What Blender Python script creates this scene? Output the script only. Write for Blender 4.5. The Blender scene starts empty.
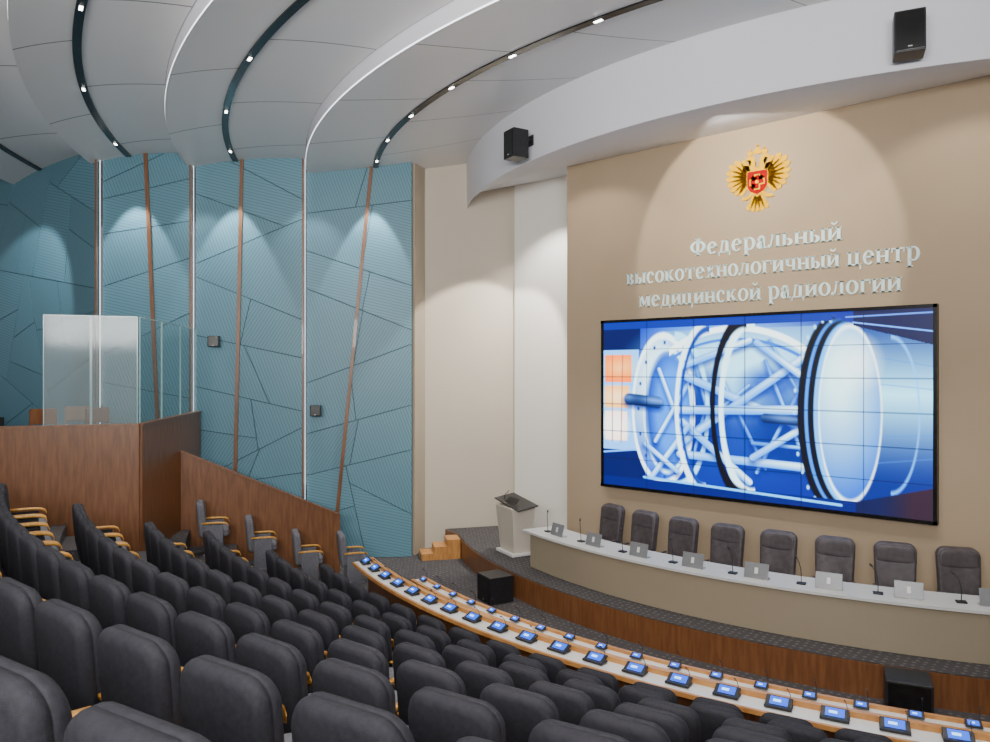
import bpy, bmesh, math, random
from math import sin, cos, pi, radians, atan2, sqrt
from mathutils import Vector, Matrix
random.seed(4)
E = 4.35; CY = 21.5
CAM = Vector((5.38, 0, E)); YAW = radians(40.7)
COL = bpy.context.scene.collection

def pol(R, deg, z=0.0):
    a = radians(deg); return Vector((R*sin(a), CY-R*cos(a), z))

def proj(p):
    r = Vector(p)-CAM; d = -r.x*sin(YAW)+r.y*cos(YAW); s = r.x*cos(YAW)+r.y*sin(YAW)
    if d < 0.05: return None
    return 495+747*s/d, 371-747*r.z/d, d

# ---------------------------------------------------------------- materials
def new_mat(name):
    m = bpy.data.materials.new(name); m.use_nodes = True
    nt = m.node_tree; b = nt.nodes["Principled BSDF"]; return m, nt, b
def N(nt, t, **kw):
    n = nt.nodes.new(t)
    for k, v in kw.items(): setattr(n, k, v)
    return n
def noise_mat(name, c1, c2, scale=8, rough=0.6, bump=0.0, stretch=(1,1,1), metal=0.0, detail=4, bscale=None, coat=0, spec=.5):
    m, nt, b = new_mat(name)
    tc = N(nt, 'ShaderNodeTexCoord'); mp = N(nt, 'ShaderNodeMapping'); mp.inputs['Scale'].default_value = stretch
    nz = N(nt, 'ShaderNodeTexNoise'); nz.inputs['Scale'].default_value = scale; nz.inputs['Detail'].default_value = detail
    cr = N(nt, 'ShaderNodeValToRGB'); cr.color_ramp.elements[0].color = (*c1, 1); cr.color_ramp.elements[1].color = (*c2, 1)
    cr.color_ramp.elements[0].position = .35; cr.color_ramp.elements[1].position = .65
    L = nt.links.new
    L(tc.outputs['Object'], mp.inputs['Vector']); L(mp.outputs[0], nz.inputs['Vector']); L(nz.outputs['Fac'], cr.inputs[0]); L(cr.outputs[0], b.inputs['Base Color'])
    b.inputs['Roughness'].default_value = rough; b.inputs['Metallic'].default_value = metal
    b.inputs['Coat Weight'].default_value = coat; b.inputs['Specular IOR Level'].default_value = spec
    if bump:
        bn = N(nt, 'ShaderNodeBump'); bn.inputs['Strength'].default_value = bump; bn.inputs['Distance'].default_value = .01
        n2 = N(nt, 'ShaderNodeTexNoise'); n2.inputs['Scale'].default_value = bscale or scale*4
        L(mp.outputs[0], n2.inputs['Vector']); L(n2.outputs['Fac'], bn.inputs['Height']); L(bn.outputs[0], b.inputs['Normal'])
    return m
def emit_mat(name, c, s, base=None):
    m, nt, b = new_mat(name)
    b.inputs['Base Color'].default_value = (*(base or c), 1); b.inputs['Emission Color'].default_value = (*c, 1); b.inputs['Emission Strength'].default_value = s
    return m

M = {}
M['fabric'] = noise_mat('seat_fabric', (.015,.0145,.020), (.024,.023,.031), 40, .75, .25, bscale=300, spec=.4)
M['fabric_side'] = noise_mat('seat_cushion_fabric', (.12,.118,.135), (.16,.157,.175), 40, .85, .2, bscale=300)
M['leather'] = noise_mat('office_leather', (.060,.048,.052), (.090,.074,.079), 12, .5, .1)
M['arm'] = noise_mat('armrest_wood', (.50,.22,.025), (.66,.33,.05), 6, .35, 0, (1,8,1), coat=.3)
M['wood'] = noise_mat('brown_veneer', (.15,.054,.018), (.22,.088,.031), 2.2, .38, .04, (9,9,1), coat=.1)
M['woodlight'] = noise_mat('lit_oak', (.46,.19,.05), (.60,.29,.085), 4, .4, 0, (1,6,1))
M['dark'] = noise_mat('black_plastic', (.008,.008,.010), (.015,.015,.018), 20, .45)
M['slot'] = noise_mat('black_slot', (.004,.004,.004), (.01,.01,.01), 10, .25)
M['metal'] = noise_mat('brushed_steel', (.45,.45,.47), (.6,.6,.62), 20, .3, metal=.9)
M['white'] = noise_mat('white_laminate', (.70,.69,.67), (.76,.75,.73), 3, .35)
M['tabletop'] = noise_mat('table_top', (.62,.62,.60), (.66,.66,.64), 3, .3)
M['tablefront'] = noise_mat('table_front', (.38,.31,.215), (.395,.325,.227), .8, .5)
M['beige'] = noise_mat('beige_wall', (.42,.315,.205), (.44,.332,.22), .7, .8)
M['beige2'] = noise_mat('beige_column', (.44,.37,.28), (.47,.395,.30), .7, .8)
M['cornerwall'] = noise_mat('warm_cream_wall', (.60,.53,.43), (.62,.55,.45), .7, .75)
M['whitewall'] = noise_mat('cream_wall', (.82,.79,.73), (.84,.81,.75), .7, .75)
M['plaster'] = noise_mat('white_plaster', (.72,.72,.77), (.75,.75,.80), .6, .8)
M['letters'] = noise_mat('letter_acrylic', (.74,.95,.94), (.80,.99,.98), 3, .35)
M['gold'] = noise_mat('emblem_gold', (.84,.43,.0), (.92,.50,.0), 6, .7, spec=.1)
M['goldline'] = noise_mat('emblem_dark_gold', (.30,.12,.0), (.34,.14,.0), 6, .7, spec=.1)
M['red'] = noise_mat('emblem_red', (.36,.0,.0), (.42,.0,.001), 6, .7, spec=.1)
M['lamp'] = emit_mat('lamp_glow', (1,.97,.92), 12)
M['led'] = emit_mat('led_strip', (.88,.94,1), 3.0)
M['ledwall'] = emit_mat('led_wall', (.80,.92,1), 1.6)
M['blue'] = emit_mat('console_blue', (.005,.11,.9), 1.9, (.01,.02,.1))
M['bluelight'] = emit_mat('console_cyan', (.30,.62,1), 2.4)
M['plate'] = noise_mat('name_plate', (.20,.205,.215), (.25,.255,.265), 5, .35, metal=.2)

def carpet():
    m, nt, b = new_mat('carpet'); L = nt.links.new
    tc = N(nt, 'ShaderNodeTexCoord')
    v = N(nt, 'ShaderNodeTexVoronoi'); v.inputs['Scale'].default_value = 9; v.inputs['Randomness'].default_value = .25
    cr = N(nt, 'ShaderNodeValToRGB'); cr.color_ramp.elements[0].position = .18; cr.color_ramp.elements[1].position = .3
    cr.color_ramp.elements[0].color = (.17,.155,.15,1); cr.color_ramp.elements[1].color = (.075,.068,.072,1)
    nz = N(nt, 'ShaderNodeTexNoise'); nz.inputs['Scale'].default_value = 60
    mx = N(nt, 'ShaderNodeMixRGB', blend_type='MULTIPLY'); mx.inputs[0].default_value = .5
    L(tc.outputs['Object'], v.inputs['Vector']); L(v.outputs['Distance'], cr.inputs[0]); L(tc.outputs['Object'], nz.inputs['Vector'])
    L(cr.outputs[0], mx.inputs[1]); L(nz.outputs['Fac'], mx.inputs[2]); L(mx.outputs[0], b.inputs['Base Color']); b.inputs['Roughness'].default_value = .95
    return m
M['carpet'] = carpet()

def math_n(nt, op, a, bb=None):
    n = N(nt, 'ShaderNodeMath', operation=op)
    for i, v in enumerate((a, bb)):
        if v is None: continue
        if isinstance(v, (int, float)): n.inputs[i].default_value = v
        else: nt.links.new(v, n.inputs[i])
    return n.outputs[0]

def ceiling_mat():
    m, nt, b = new_mat('ceiling_panels'); L = nt.links.new
    tc = N(nt, 'ShaderNodeTexCoord'); s = N(nt, 'ShaderNodeSeparateXYZ'); L(tc.outputs['Object'], s.inputs[0])
    r = math_n(nt, 'SQRT', math_n(nt, 'ADD', math_n(nt, 'MULTIPLY', s.outputs[0], s.outputs[0]), math_n(nt, 'MULTIPLY', s.outputs[1], s.outputs[1])))
    a = math_n(nt, 'ARCTAN2', s.outputs[0], math_n(nt, 'MULTIPLY', s.outputs[1], -1))
    row = math_n(nt, 'ADD', math_n(nt, 'ADD', math_n(nt, 'GREATER_THAN', r, 12.95), math_n(nt, 'GREATER_THAN', r, 14.5)),
          math_n(nt, 'ADD', math_n(nt, 'ADD', math_n(nt, 'GREATER_THAN', r, 16.08), math_n(nt, 'GREATER_THAN', r, 17.1)), math_n(nt, 'ADD', math_n(nt, 'GREATER_THAN', r, 18.35), math_n(nt, 'GREATER_THAN', r, 19.15))))
    ua = math_n(nt, 'ADD', math_n(nt, 'MULTIPLY', a, 57.2958/10.5), math_n(nt, 'MULTIPLY', row, .41))
    ua = math_n(nt, 'ADD', ua, math_n(nt, 'MULTIPLY', r, .10))
    fa = math_n(nt, 'ABSOLUTE', math_n(nt, 'SUBTRACT', math_n(nt, 'FRACT', math_n(nt, 'ADD', ua, 100)), .5))
    la = math_n(nt, 'GREATER_THAN', fa, .4955)
    mx = N(nt, 'ShaderNodeMixRGB'); mx.inputs[1].default_value = (.78,.77,.76,1); mx.inputs[2].default_value = (.14,.135,.135,1)
    L(la, mx.inputs[0]); L(mx.outputs[0], b.inputs['Base Color']); b.inputs['Roughness'].default_value = .4
    return m
M['ceil'] = ceiling_mat()

def teal(name, ang, k=1.0):
    m, nt, b = new_mat(name); L = nt.links.new
    tc = N(nt, 'ShaderNodeTexCoord'); s = N(nt, 'ShaderNodeSeparateXYZ'); L(tc.outputs['Object'], s.inputs[0])
    u = math_n(nt, 'ADD', math_n(nt, 'MULTIPLY', s.outputs[0], cos(ang)), math_n(nt, 'MULTIPLY', s.outputs[2], sin(ang)))
    rib = math_n(nt, 'ABSOLUTE', math_n(nt, 'SUBTRACT', math_n(nt, 'FRACT', math_n(nt, 'ADD', math_n(nt, 'MULTIPLY', u, 15), 500)), .5))
    line = math_n(nt, 'GREATER_THAN', rib, .37)
    mx = N(nt, 'ShaderNodeMixRGB'); mx.inputs[1].default_value = (.125*k,.275*k,.345*k,1); mx.inputs[2].default_value = (.074*k,.19*k,.25*k,1); L(line, mx.inputs[0])
    L(mx.outputs[0], b.inputs['Base Color']); b.inputs['Roughness'].default_value = .45
    return m
M['tealA'] = teal('teal_ribbed_panel', .35); M['tealB'] = teal('teal_ribbed_panel_tilted', -.55, .94); M['tealC'] = teal('teal_ribbed_panel_flat', 1.35, 1.04)
M['tealdark'] = noise_mat('teal_groove', (.035,.085,.105), (.045,.10,.12), 5, .7)

def glass(name, tint, fac):
    m, nt, b = new_mat(name); L = nt.links.new
    out = nt.nodes['Material Output']; tr = N(nt, 'ShaderNodeBsdfTransparent'); tr.inputs[0].default_value = (.92,.97,.97,1)
    mix = N(nt, 'ShaderNodeMixShader'); mix.inputs[0].default_value = fac
    b.inputs['Base Color'].default_value = (*tint, 1); b.inputs['Roughness'].default_value = .08
    L(tr.outputs[0], mix.inputs[1]); L(b.outputs[0], mix.inputs[2]); L(mix.outputs[0], out.inputs[0])
    return m
M['glass'] = glass('clear_glass', (.5,.6,.62), .06)
M['frost'] = glass('frosted_glass', (.62,.66,.66), .16)
M['glassedge'] = noise_mat('glass_edge', (.35,.52,.52), (.4,.58,.58), 5, .2)

# ---------------------------------------------------------------- object helpers
def mk(name, me, mats, parent=None, loc=None, rotz=0, label=None, cat=None, kind=None, group=None, smooth=False):
    o = bpy.data.objects.new(name, me)
    COL.objects.link(o)
    if mats:
        for mm in (mats if isinstance(mats, list) else [mats]): me.materials.append(mm)
    if smooth:
        for p in me.polygons: p.use_smooth = True
    if loc is not None: o.location = loc
    o.rotation_euler[2] = rotz
    if parent: o.parent = parent
    tag(o, label, cat, kind, group)
    return o
def tag(o, label=None, cat=None, kind=None, group=None):
    if label: o['label'] = label
    if cat: o['category'] = cat
    if kind: o['kind'] = kind
    if group: o['group'] = group
def empty(name, loc, rotz=0, **kw):
    o = bpy.data.objects.new(name, None); COL.objects.link(o); o.location = loc; o.rotation_euler[2] = rotz
    o.empty_display_size = .1; tag(o, **kw); return o
def me_from(verts, faces, name='m'):
    me = bpy.data.meshes.new(name); me.from_pydata([tuple(v) for v in verts], [], faces); me.update(); return me
def bm_box(bm, c, s, rot=None, bev=0.0):
    mat = Matrix.Translation(c)
    if rot is not None: mat = mat @ rot
    mat = mat @ Matrix.Diagonal((s[0], s[1], s[2], 1))
    r = bmesh.ops.create_cube(bm, size=1, matrix=mat)
    if bev:
        es = set(e for v in r['verts'] for e in v.link_edges)
        bmesh.ops.bevel(bm, geom=list(es), offset=bev, segments=3, affect='EDGES', profile=.5)
def box_me(c, s, rot=None, bev=0.0):
    bm = bmesh.new(); bm_box(bm, c, s, rot, bev); me = bpy.data.meshes.new('b'); bm.to_mesh(me); bm.free(); return me
def bm_done(bm):
    me = bpy.data.meshes.new('b'); bmesh.ops.recalc_face_normals(bm, faces=bm.faces); bm.to_mesh(me); bm.free(); return me
def bm_cyl(bm, p0, p1, r0, r1=None, seg=12):
    p0 = Vector(p0); p1 = Vector(p1); d = p1-p0; r1 = r0 if r1 is None else r1
    q = d.to_track_quat('Z', 'Y').to_matrix().to_4x4()
    bmesh.ops.create_cone(bm, cap_ends=True, segments=seg, radius1=r0, radius2=r1, depth=d.length, matrix=Matrix.Translation((p0+p1)/2) @ q)
def tube(bm, pts, r, seg=6):
    rings = []
    for i, p in enumerate(pts):
        p = Vector(p); a = Vector(pts[max(i-1,0)]); b = Vector(pts[min(i+1,len(pts)-1)])
        q = (b-a).to_track_quat('Z','Y')
        rings.append([bm.verts.new(p + q @ Vector((r*cos(2*pi*k/seg), r*sin(2*pi*k/seg), 0))) for k in range(seg)])
    for i in range(len(rings)-1):
        for k in range(seg):
            bm.faces.new((rings[i][k], rings[i][(k+1)%seg], rings[i+1][(k+1)%seg], rings[i+1][k]))
    bm.faces.new(rings[0]); bm.faces.new(rings[-1][::-1])

def pillow(w, h, t, rt, rb, taper=0.0, bulge=.02, ncorner=7, curve=0.0, lean=0.0):
    pts = []
    for cx, cz, r, a0 in ((w/2-rt, h-rt, rt, 0), (-w/2+rt, h-rt, rt, pi/2), (-w/2+rb, rb, rb, pi), (w/2-rb, rb, rb, 3*pi/2)):
        for k in range(ncorner+1):
            a = a0+k*pi/2/ncorner; pts.append((cx+r*cos(a), cz+r*sin(a)))
    bm = bmesh.new()
    prof = [(-.5, .86, bulge), (-.48, .945, bulge*.6), (-.38, .985, 0), (-.22, 1.0, 0), (-.03, 1.0, 0), (0, .975, 0), (.03, 1.0, 0), (.22, 1.0, 0), (.38, .985, 0), (.48, .945, -bulge*.6), (.5, .86, -bulge)]
    rings = []
    def P(x, z, y):
        tp = 1-taper*(1-z/h); x *= tp
        y += curve*(x/(w/2))**2 - lean*(z/h)
        return (x, y, z)
    for yy, s, b in prof:
        ring = []
        for (x, z) in pts:
            zz = h/2+(z-h/2)*s
            ring.append(bm.verts.new(P(x*s, zz, yy*t-b)))
        rings.append(ring)
    n = len(pts)
    for i in range(len(rings)-1):
        for k in range(n):
            bm.faces.new((rings[i][k], rings[i][(k+1)%n], rings[i+1][(k+1)%n], rings[i+1][k]))
    for ring, sy, b in ((rings[0], -.5, bulge), (rings[-1], .5, -bulge)):
        prev = ring
        for s in (.5, .2):
            nr = [bm.verts.new(P(x*s, h/2+(z-h/2)*s, sy*t-b*1.25)) for (x, z) in pts]
            for k in range(n): bm.faces.new((prev[k], prev[(k+1)%n], nr[(k+1)%n], nr[k]))
            prev = nr
        bm.faces.new(prev)
    return bm_done(bm)

def arc_solid(R0, R1, z0, z1, a0, a1, n=60):
    vs = []; fs = []
    for i in range(n+1):
        a = a0+(a1-a0)*i/n
        for (R, z) in ((R0,z0),(R1,z0),(R1,z1),(R0,z1)):
            p = pol(R, a, z); vs.append((p.x, p.y-CY, p.z))
    for i in range(n):
        b = i*4
        for k in range(4):
            fs.append((b+k, b+(k+1)%4, b+4+(k+1)%4, b+4+k))
    fs.append((0,1,2,3)); fs.append((n*4+3, n*4+2, n*4+1, n*4))
    me = me_from(vs, fs); bm = bmesh.new(); bm.from_mesh(me); bmesh.ops.recalc_face_normals(bm, faces=bm.faces); bm.to_mesh(me); bm.free()
    return me
CEN = (0, CY, 0)
def ring_strip(prof, a0, a1, n=80, flip=False):
    vs = []; fs = []; m = len(prof)
    for i in range(n+1):
        a = a0+(a1-a0)*i/n
        for (R, z) in prof:
            p = pol(R, a, z); vs.append((p.x, p.y-CY, p.z))
    for i in range(n):
        for k in range(m-1):
            f = (i*m+k, i*m+k+1, (i+1)*m+k+1, (i+1)*m+k)
            fs.append(f[::-1] if flip else f)
    return me_from(vs, fs)

def wall_slab(p0, p1, z0, z1, th, z1b=None):
    p0 = Vector(p0[:2]); p1 = Vector(p1[:2]); L = (p1-p0).length; ang = atan2(p1.y-p0.y, p1.x-p0.x)
    zb = z1 if z1b is None else z1b
    h = th/2
    vs = [(0,-h,0),(L,-h,0),(L,h,0),(0,h,0),(0,-h,z1-z0),(L,-h,zb-z0),(L,h,zb-z0),(0,h,z1-z0)]
    fs = [(0,3,2,1),(4,5,6,7),(0,1,5,4),(1,2,6,5),(2,3,7,6),(3,0,4,7)]
    return me_from(vs, fs), Vector((p0.x, p0.y, z0)), ang

# ---------------------------------------------------------------- floor (tiers)
ROW0, PITCH, RISE, Z0, NROW = 14.5, .90, .345, 0.10, 9
def rowz(k): return 0.0 if k < 0 else Z0+RISE*k
prof = [(7.0, 0.0), (ROW0-.42, 0.0)]
for k in range(0, NROW+1):
    R = ROW0+PITCH*k-.42; prof += [(R, rowz(k)), (R+PITCH, rowz(k))]
prof += [(27, rowz(NROW))]
fl = mk('floor', ring_strip(prof, -62, 45, 110), M['carpet'], loc=CEN, kind='structure', label='dark grey patterned carpet on stepped auditorium tiers')
# half-height aisle steps with an oak nosing
for k in range(1, 8):
    R = ROW0+PITCH*k-.42; zb = rowz(k-1); zt = zb+RISE/2
    ro = empty('aisle_step', pol(R-.15, -23.4, zb), label='carpeted aisle step with a light oak nosing', cat='step', group='aisle steps')
    c = ro.location
    for nm, me, mt in (('step_body', arc_solid(R-.32, R-.002, zb, zt, -25.0, -21.6, 6), M['carpet']), ('step_nosing', arc_solid(R-.335, R-.32, zt-.04, zt+.004, -25.0, -21.6, 6), M['woodlight'])):
        for v in me.vertices: v.co = (v.co.x-c.x, v.co.y+CY-c.y, v.co.z-c.z)
        mk(nm, me, mt, parent=ro)

# stage
st = empty('stage', pol(11, 0, 0), label='raised curved stage with brown wood front and grey carpet', cat='stage')
def child_at(o, parent):
    o.parent = parent; o.matrix_parent_inverse = Matrix.LocRotScale(parent.location, parent.rotation_euler, None).inverted()
SR = 11.0; SZ = .45
vs = [(-6.66, 14.62, SZ), (-7.58, 13.2, SZ)]; n = 60
for i in range(n+1):
    p = pol(SR, -39+77*i/n); vs.append((p.x, p.y, SZ))
vs += [(6.9, 13.28, SZ), (-4.03, 13.28, SZ), (-4.03, 15.05, SZ)]
m_ = len(vs)
bm = bmesh.new(); top = [bm.verts.new(v) for v in vs]; bot = [bm.verts.new((v[0], v[1], SZ-.04)) for v in vs]
bm.faces.new(top); bm.faces.new(bot[::-1])
for i in range(m_): bm.faces.new((top[i], bot[i], bot[(i+1)%m_], top[(i+1)%m_]))
bmesh.ops.triangulate(bm, faces=[f for f in bm.faces if len(f.verts) > 4])
o = mk('stage_deck', bm_done(bm), M['carpet'], label='grey carpeted deck'); child_at(o, st)
o = mk('stage_front_panel', arc_solid(SR-.02, SR+.015, 0, SZ, -39, 38, 80), M['wood'], loc=CEN, label='curved brown wood veneer front'); child_at(o, st)
p_ = pol(SR, -39)
me, loc, ang = wall_slab((-7.55, 13.17), p_, 0, SZ, .03); o = mk('stage_side_panel', me, M['wood'], loc=loc, rotz=ang); child_at(o, st)
# steps
sp = empty('stage_steps', pol(11.6, -37.6, 0), label='three light oak steps leading onto the stage', cat='steps')
for i in range(3):
    h = .45-.15*i
    o = mk('step', arc_solid(11.03+.3*i, 11.33+.3*i, 0, h-.002, -38.9, -36.2, 6), M['woodlight'], loc=CEN); child_at(o, sp)

# ---------------------------------------------------------------- walls
def slab(name, p0, p1, z0, z1, th, mat, z1b=None, **kw):
    me, loc, ang = wall_slab(p0, p1, z0, z1, th, z1b)
    return mk(name, me, mat, loc=loc, rotz=ang, **kw)
WY = 13.3
slab('wall_front', (-4.0, WY+.1), (9.0, WY+.1), 0, E+4.8, .2, M['beige'], kind='structure', label='matte beige stage wall')
slab('wall_recess', (-6.62, 14.75), (-2.0, 15.5), 0, E+6, .1, M['whitewall'], kind='structure', label='white wall in the recess beside the stage wall')
slab('wall_corner', (-7.98, 12.75), (-6.70, 14.83), 0, E+6, .1, M['cornerwall'], kind='structure', label='warm cream angled wall beside the stage')
slab('wall_pier', (-7.62, 12.12), (-7.93, 12.75), 0, E+6, .12, M['beige2'], kind='structure', label='beige pier')
slab('wall_right', pol(11.6, 39.5), pol(26, 39.5), 0, E+6, .2, M['tealA'], kind='structure')

# blue acoustic panels on the radial side wall
WA = 39.5
nrm = Vector((cos(radians(WA)), -sin(radians(WA)), 0))
def wp(R, off=0.0): return pol(R, -WA)+nrm*off
def area_(p):
    return abs(sum(p[i][0]*p[(i+1)%len(p)][1]-p[(i+1)%len(p)][0]*p[i][1] for i in range(len(p))))/2
def split(poly, rng, lim):
    A = area_(poly)
    if A < lim*rng.uniform(.8,1.5): return [poly]
    cx = sum(p[0] for p in poly)/len(poly); cz = sum(p[1] for p in poly)/len(poly)
    xs = [p[0] for p in poly]; zs = [p[1] for p in poly]
    w = max(xs)-min(xs); h = max(zs)-min(zs)
    base = 0 if h > w*1.05 else pi/2
    a = base+rng.choice((-1,1))*rng.uniform(.12,.5)
    cx += rng.uniform(-.08,.08)*w; cz += rng.uniform(-.08,.08)*h
    nx, nz = -sin(a), cos(a)
    def clip(sg):
        out = []
        for i in range(len(poly)):
            p, q = poly[i], poly[(i+1)%len(poly)]
            dp = sg*((p[0]-cx)*nx+(p[1]-cz)*nz); dq = sg*((q[0]-cx)*nx+(q[1]-cz)*nz)
            if dp >= 0: out.append(p)
            if dp*dq < 0:
                t = dp/(dp-dq); out.append((p[0]+(q[0]-p[0])*t, p[1]+(q[1]-p[1])*t))
        return out
    A_, B_ = clip(1), clip(-1)
    if len(A_) < 3 or len(B_) < 3: return [poly]
    return split(A_, rng, lim)+split(B_, rng, lim)
def inset(poly, g):
    if sum(poly[i][0]*poly[(i+1)%len(poly)][1]-poly[(i+1)%len(poly)][0]*poly[i][1] for i in range(len(poly))) < 0: poly = poly[::-1]
    n = len(poly); lines = []
    for i in range(n):
        p, q = poly[i], poly[(i+1)%n]; dx, dz = q[0]-p[0], q[1]-p[1]; L = math.hypot(dx, dz)
        if L < 1e-4: continue
        nx, nz = -dz/L, dx/L; lines.append((p[0]+nx*g, p[1]+nz*g, dx/L, dz/L))
    out = []; n = len(lines)
    for i in range(n):
        x1,z1,a1,b1 = lines[i-1]; x2,z2,a2,b2 = lines[i]; det = a1*b2-b1*a2
        if abs(det) < 1e-3: out.append((x2, z2)); continue
        t = ((x2-x1)*b2-(z2-z1)*a2)/det; out.append((x1+a1*t, z1+b1*t))
    return out
def acoustic(p0, p1, seed, label, lim=2.2):
    me, loc, ang = wall_slab(p0, p1, 0, E+5.6, .08)
    L = (Vector(p1[:2])-Vector(p0[:2])).length; H = E+5.6
    root = empty('acoustic_wall_panel', loc, ang, label=label, cat='wall panel', group='acoustic wall panels')
    mk('panel_backing', me, M['tealdark'], parent=root)
    rng = random.Random(seed); polys = split([(0,0),(L,0),(L,H),(0,H)], rng, lim)
    vs = []; fs = []; mi = []
    for p in polys:
        q = inset(p, .009); b = len(vs); n = len(q)
        vs += [(x, -.041, z) for x, z in q]+[(x, -.056, z) for x, z in q]
        fs.append(tuple(range(b+n, b+2*n))); k = rng.choice((0,0,1,2)); mi.append(k)
        for i in range(n): fs.append((b+i, b+(i+1)%n, b+n+(i+1)%n, b+n+i)); mi.append(k)
    me = me_from(vs, fs)
    o = mk('panel_facing', me, [M['tealA'], M['tealB'], M['tealC']], parent=root)
    for f, k in zip(me.polygons, mi): f.material_index = k
mods = [(12.1, 14.52), (14.58, 16.95), (17.02, 18.9)]
for i, (a, b) in enumerate(mods):
    acoustic(wp(b, .02), wp(a, .2), 21+i, 'tall teal ribbed acoustic wall panel with irregular seams')
acoustic((-19.5, 5.65), wp(18.98, .12), 31, 'wide teal ribbed acoustic wall panel behind the glass box')
for i, R in enumerate((14.55, 16.985, 18.94)):
    slab('trim_%d' % (i+2), wp(R, .12), wp(R, .145), 0, E+5.6, .010, M['ledwall'], kind='structure', label='vertical white light slit')
    slab('trim_%d' % (i+20), wp(R+.045, .20), wp(R+.045, .27), 0, E+5.6, .035, M['wood'], kind='structure', label='thin brown wood edge beside the light slit')
def strip(idx, Ra, za, Rb, zb, off_a, off_b):
    p = wp(Ra, off_a); p.z = za; q = wp(Rb, off_b); q.z = zb
    side = (wp(20)-wp(10)).normalized()
    w = .04; vs = []
    for c in (p, q):
        for s, t in ((-w, -.03), (w, -.03), (w, .03), (-w, .03)):
            vs.append(c+side*s+nrm*t)
    mk('trim_%d' % idx, me_from(vs, [(0,1,2,3),(7,6,5,4),(0,4,5,1),(1,5,6,2),(2,6,7,3),(3,7,4,0)]), M['wood'], kind='structure', label='slanted brown wood strip on the wall')
def offm(R):
    for a, b in mods:
        if a-.1 <= R <= b+.1: return .2-(R-a)/(b-a)*.18+.08
    return .1
strip(6, 13.0, E+5.2, 13.9, .3, offm(13.0), offm(13.9))
strip(7, 15.93, E+5.2, 16.12, .3, offm(15.93), offm(16.12))
strip(8, 18.0, E+5.2, 17.6, .3, offm(18.0), offm(17.6))

# ---------------------------------------------------------------- ceiling
lips = [(10.72, 14.5), (14.5, 17.1), (17.1, 19.15), (19.15, 21.8), (21.8, 27.0)]
zl, zh = E+4.57, E+4.86
def bandprof(i):
    a, b = lips[i]
    pr = []
    for t in [0,.1,.2,.3,.4,.5,.6,.7,.8,.87,.93,.97,1.0]:
        R = a+(b-a)*t
        z = zh-(zh-zl)*t**2.4 if i else zl+.06*(1-t**6)+.56*(1-t)**1.6
        pr.append((R, z))
    return pr
for i, (a, b) in enumerate(lips):
    a1 = 44 if b < 17.5 else 62
    if i == 0: a1 = 50
    lw = .05 if i == 2 else .022
    mk('ceiling', ring_strip(bandprof(i), -a1, 44, 110, flip=True), M['ceil'], loc=CEN, kind='structure', label='curved off-white ceiling reflector with thin panel seams', smooth=True)
    mk('ceiling', ring_strip([(b, zl), (b+.004, zl+lw)], -a1, 44, 110), M['led'], loc=CEN, kind='structure', label='lit lip of the ceiling reflector')
    mk('ceiling', ring_strip([(b, zl+lw), (b-.02, zh+.1)], -a1, 44, 110), M['plaster'], loc=CEN, kind='structure', label='white upstand of the ceiling reflector')
def ceil_z(R):
    for i, (a, b) in enumerate(lips):
        if a <= R <= b:
            pr = bandprof(i)
            for (r0, z0), (r1, z1) in zip(pr, pr[1:]):
                if r0 <= R <= r1: return z0+(z1-z0)*(R-r0)/(r1-r0)
for i, (R, a1, gap) in enumerate(((12.95, 39.3, 1.6), (16.08, 39.3, 2.6), (18.35, 39.3, 3.2), (20.8, 44, 3.2))):
    z = ceil_z(R)
    mk('trim_%d' % (10+i), arc_solid(R-.06, R+.06, z-.03, z+.04, -a1, 42, 90), M['slot'], loc=CEN, kind='structure', label='black recessed lighting track following the ceiling curve')
    a = -36.0
    while a < 36:
        p = pol(R, a, z-.033)
        o = empty('ceiling_downlight', p, radians(a), label='small bright downlight in the black ceiling track', cat='downlight', group='ceiling downlights')
        mk('lamp_lens', box_me((0,0,-.008), (.13,.045,.012), bev=.003), M['lamp'], parent=o)
        mk('lamp_housing', box_me((0,0,.0), (.16,.07,.012), bev=.003), M['dark'], parent=o)
        a += 360*gap/(2*pi*R)
# fascia and soffit over the stage
FR = 10.7; FZ = E+4.06
mk('ceiling', ring_strip([(FR, FZ), (FR+.0, FZ+.1), (FR+.02, E+5.3)], -58, 58, 120), M['plaster'], loc=CEN, kind='structure', label='curved white fascia of the stage soffit', smooth=True)
vs = []; fs = []; n = 60
for i in range(n+1):
    a = -58+116*i/n; p = pol(FR, a)
    y1 = max(WY, p.y+.1)
    vs += [(p.x, p.y, FZ), (p.x, y1, E+4.43), (p.x, 18, E+4.43+.2*(18-y1))]
for i in range(n):
    for k in range(2):
        b = i*3+k; fs.append((b, b+3, b+4, b+1))
mk('ceiling', me_from(vs, fs), M['plaster'], kind='structure', label='white soffit over the stage')

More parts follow.
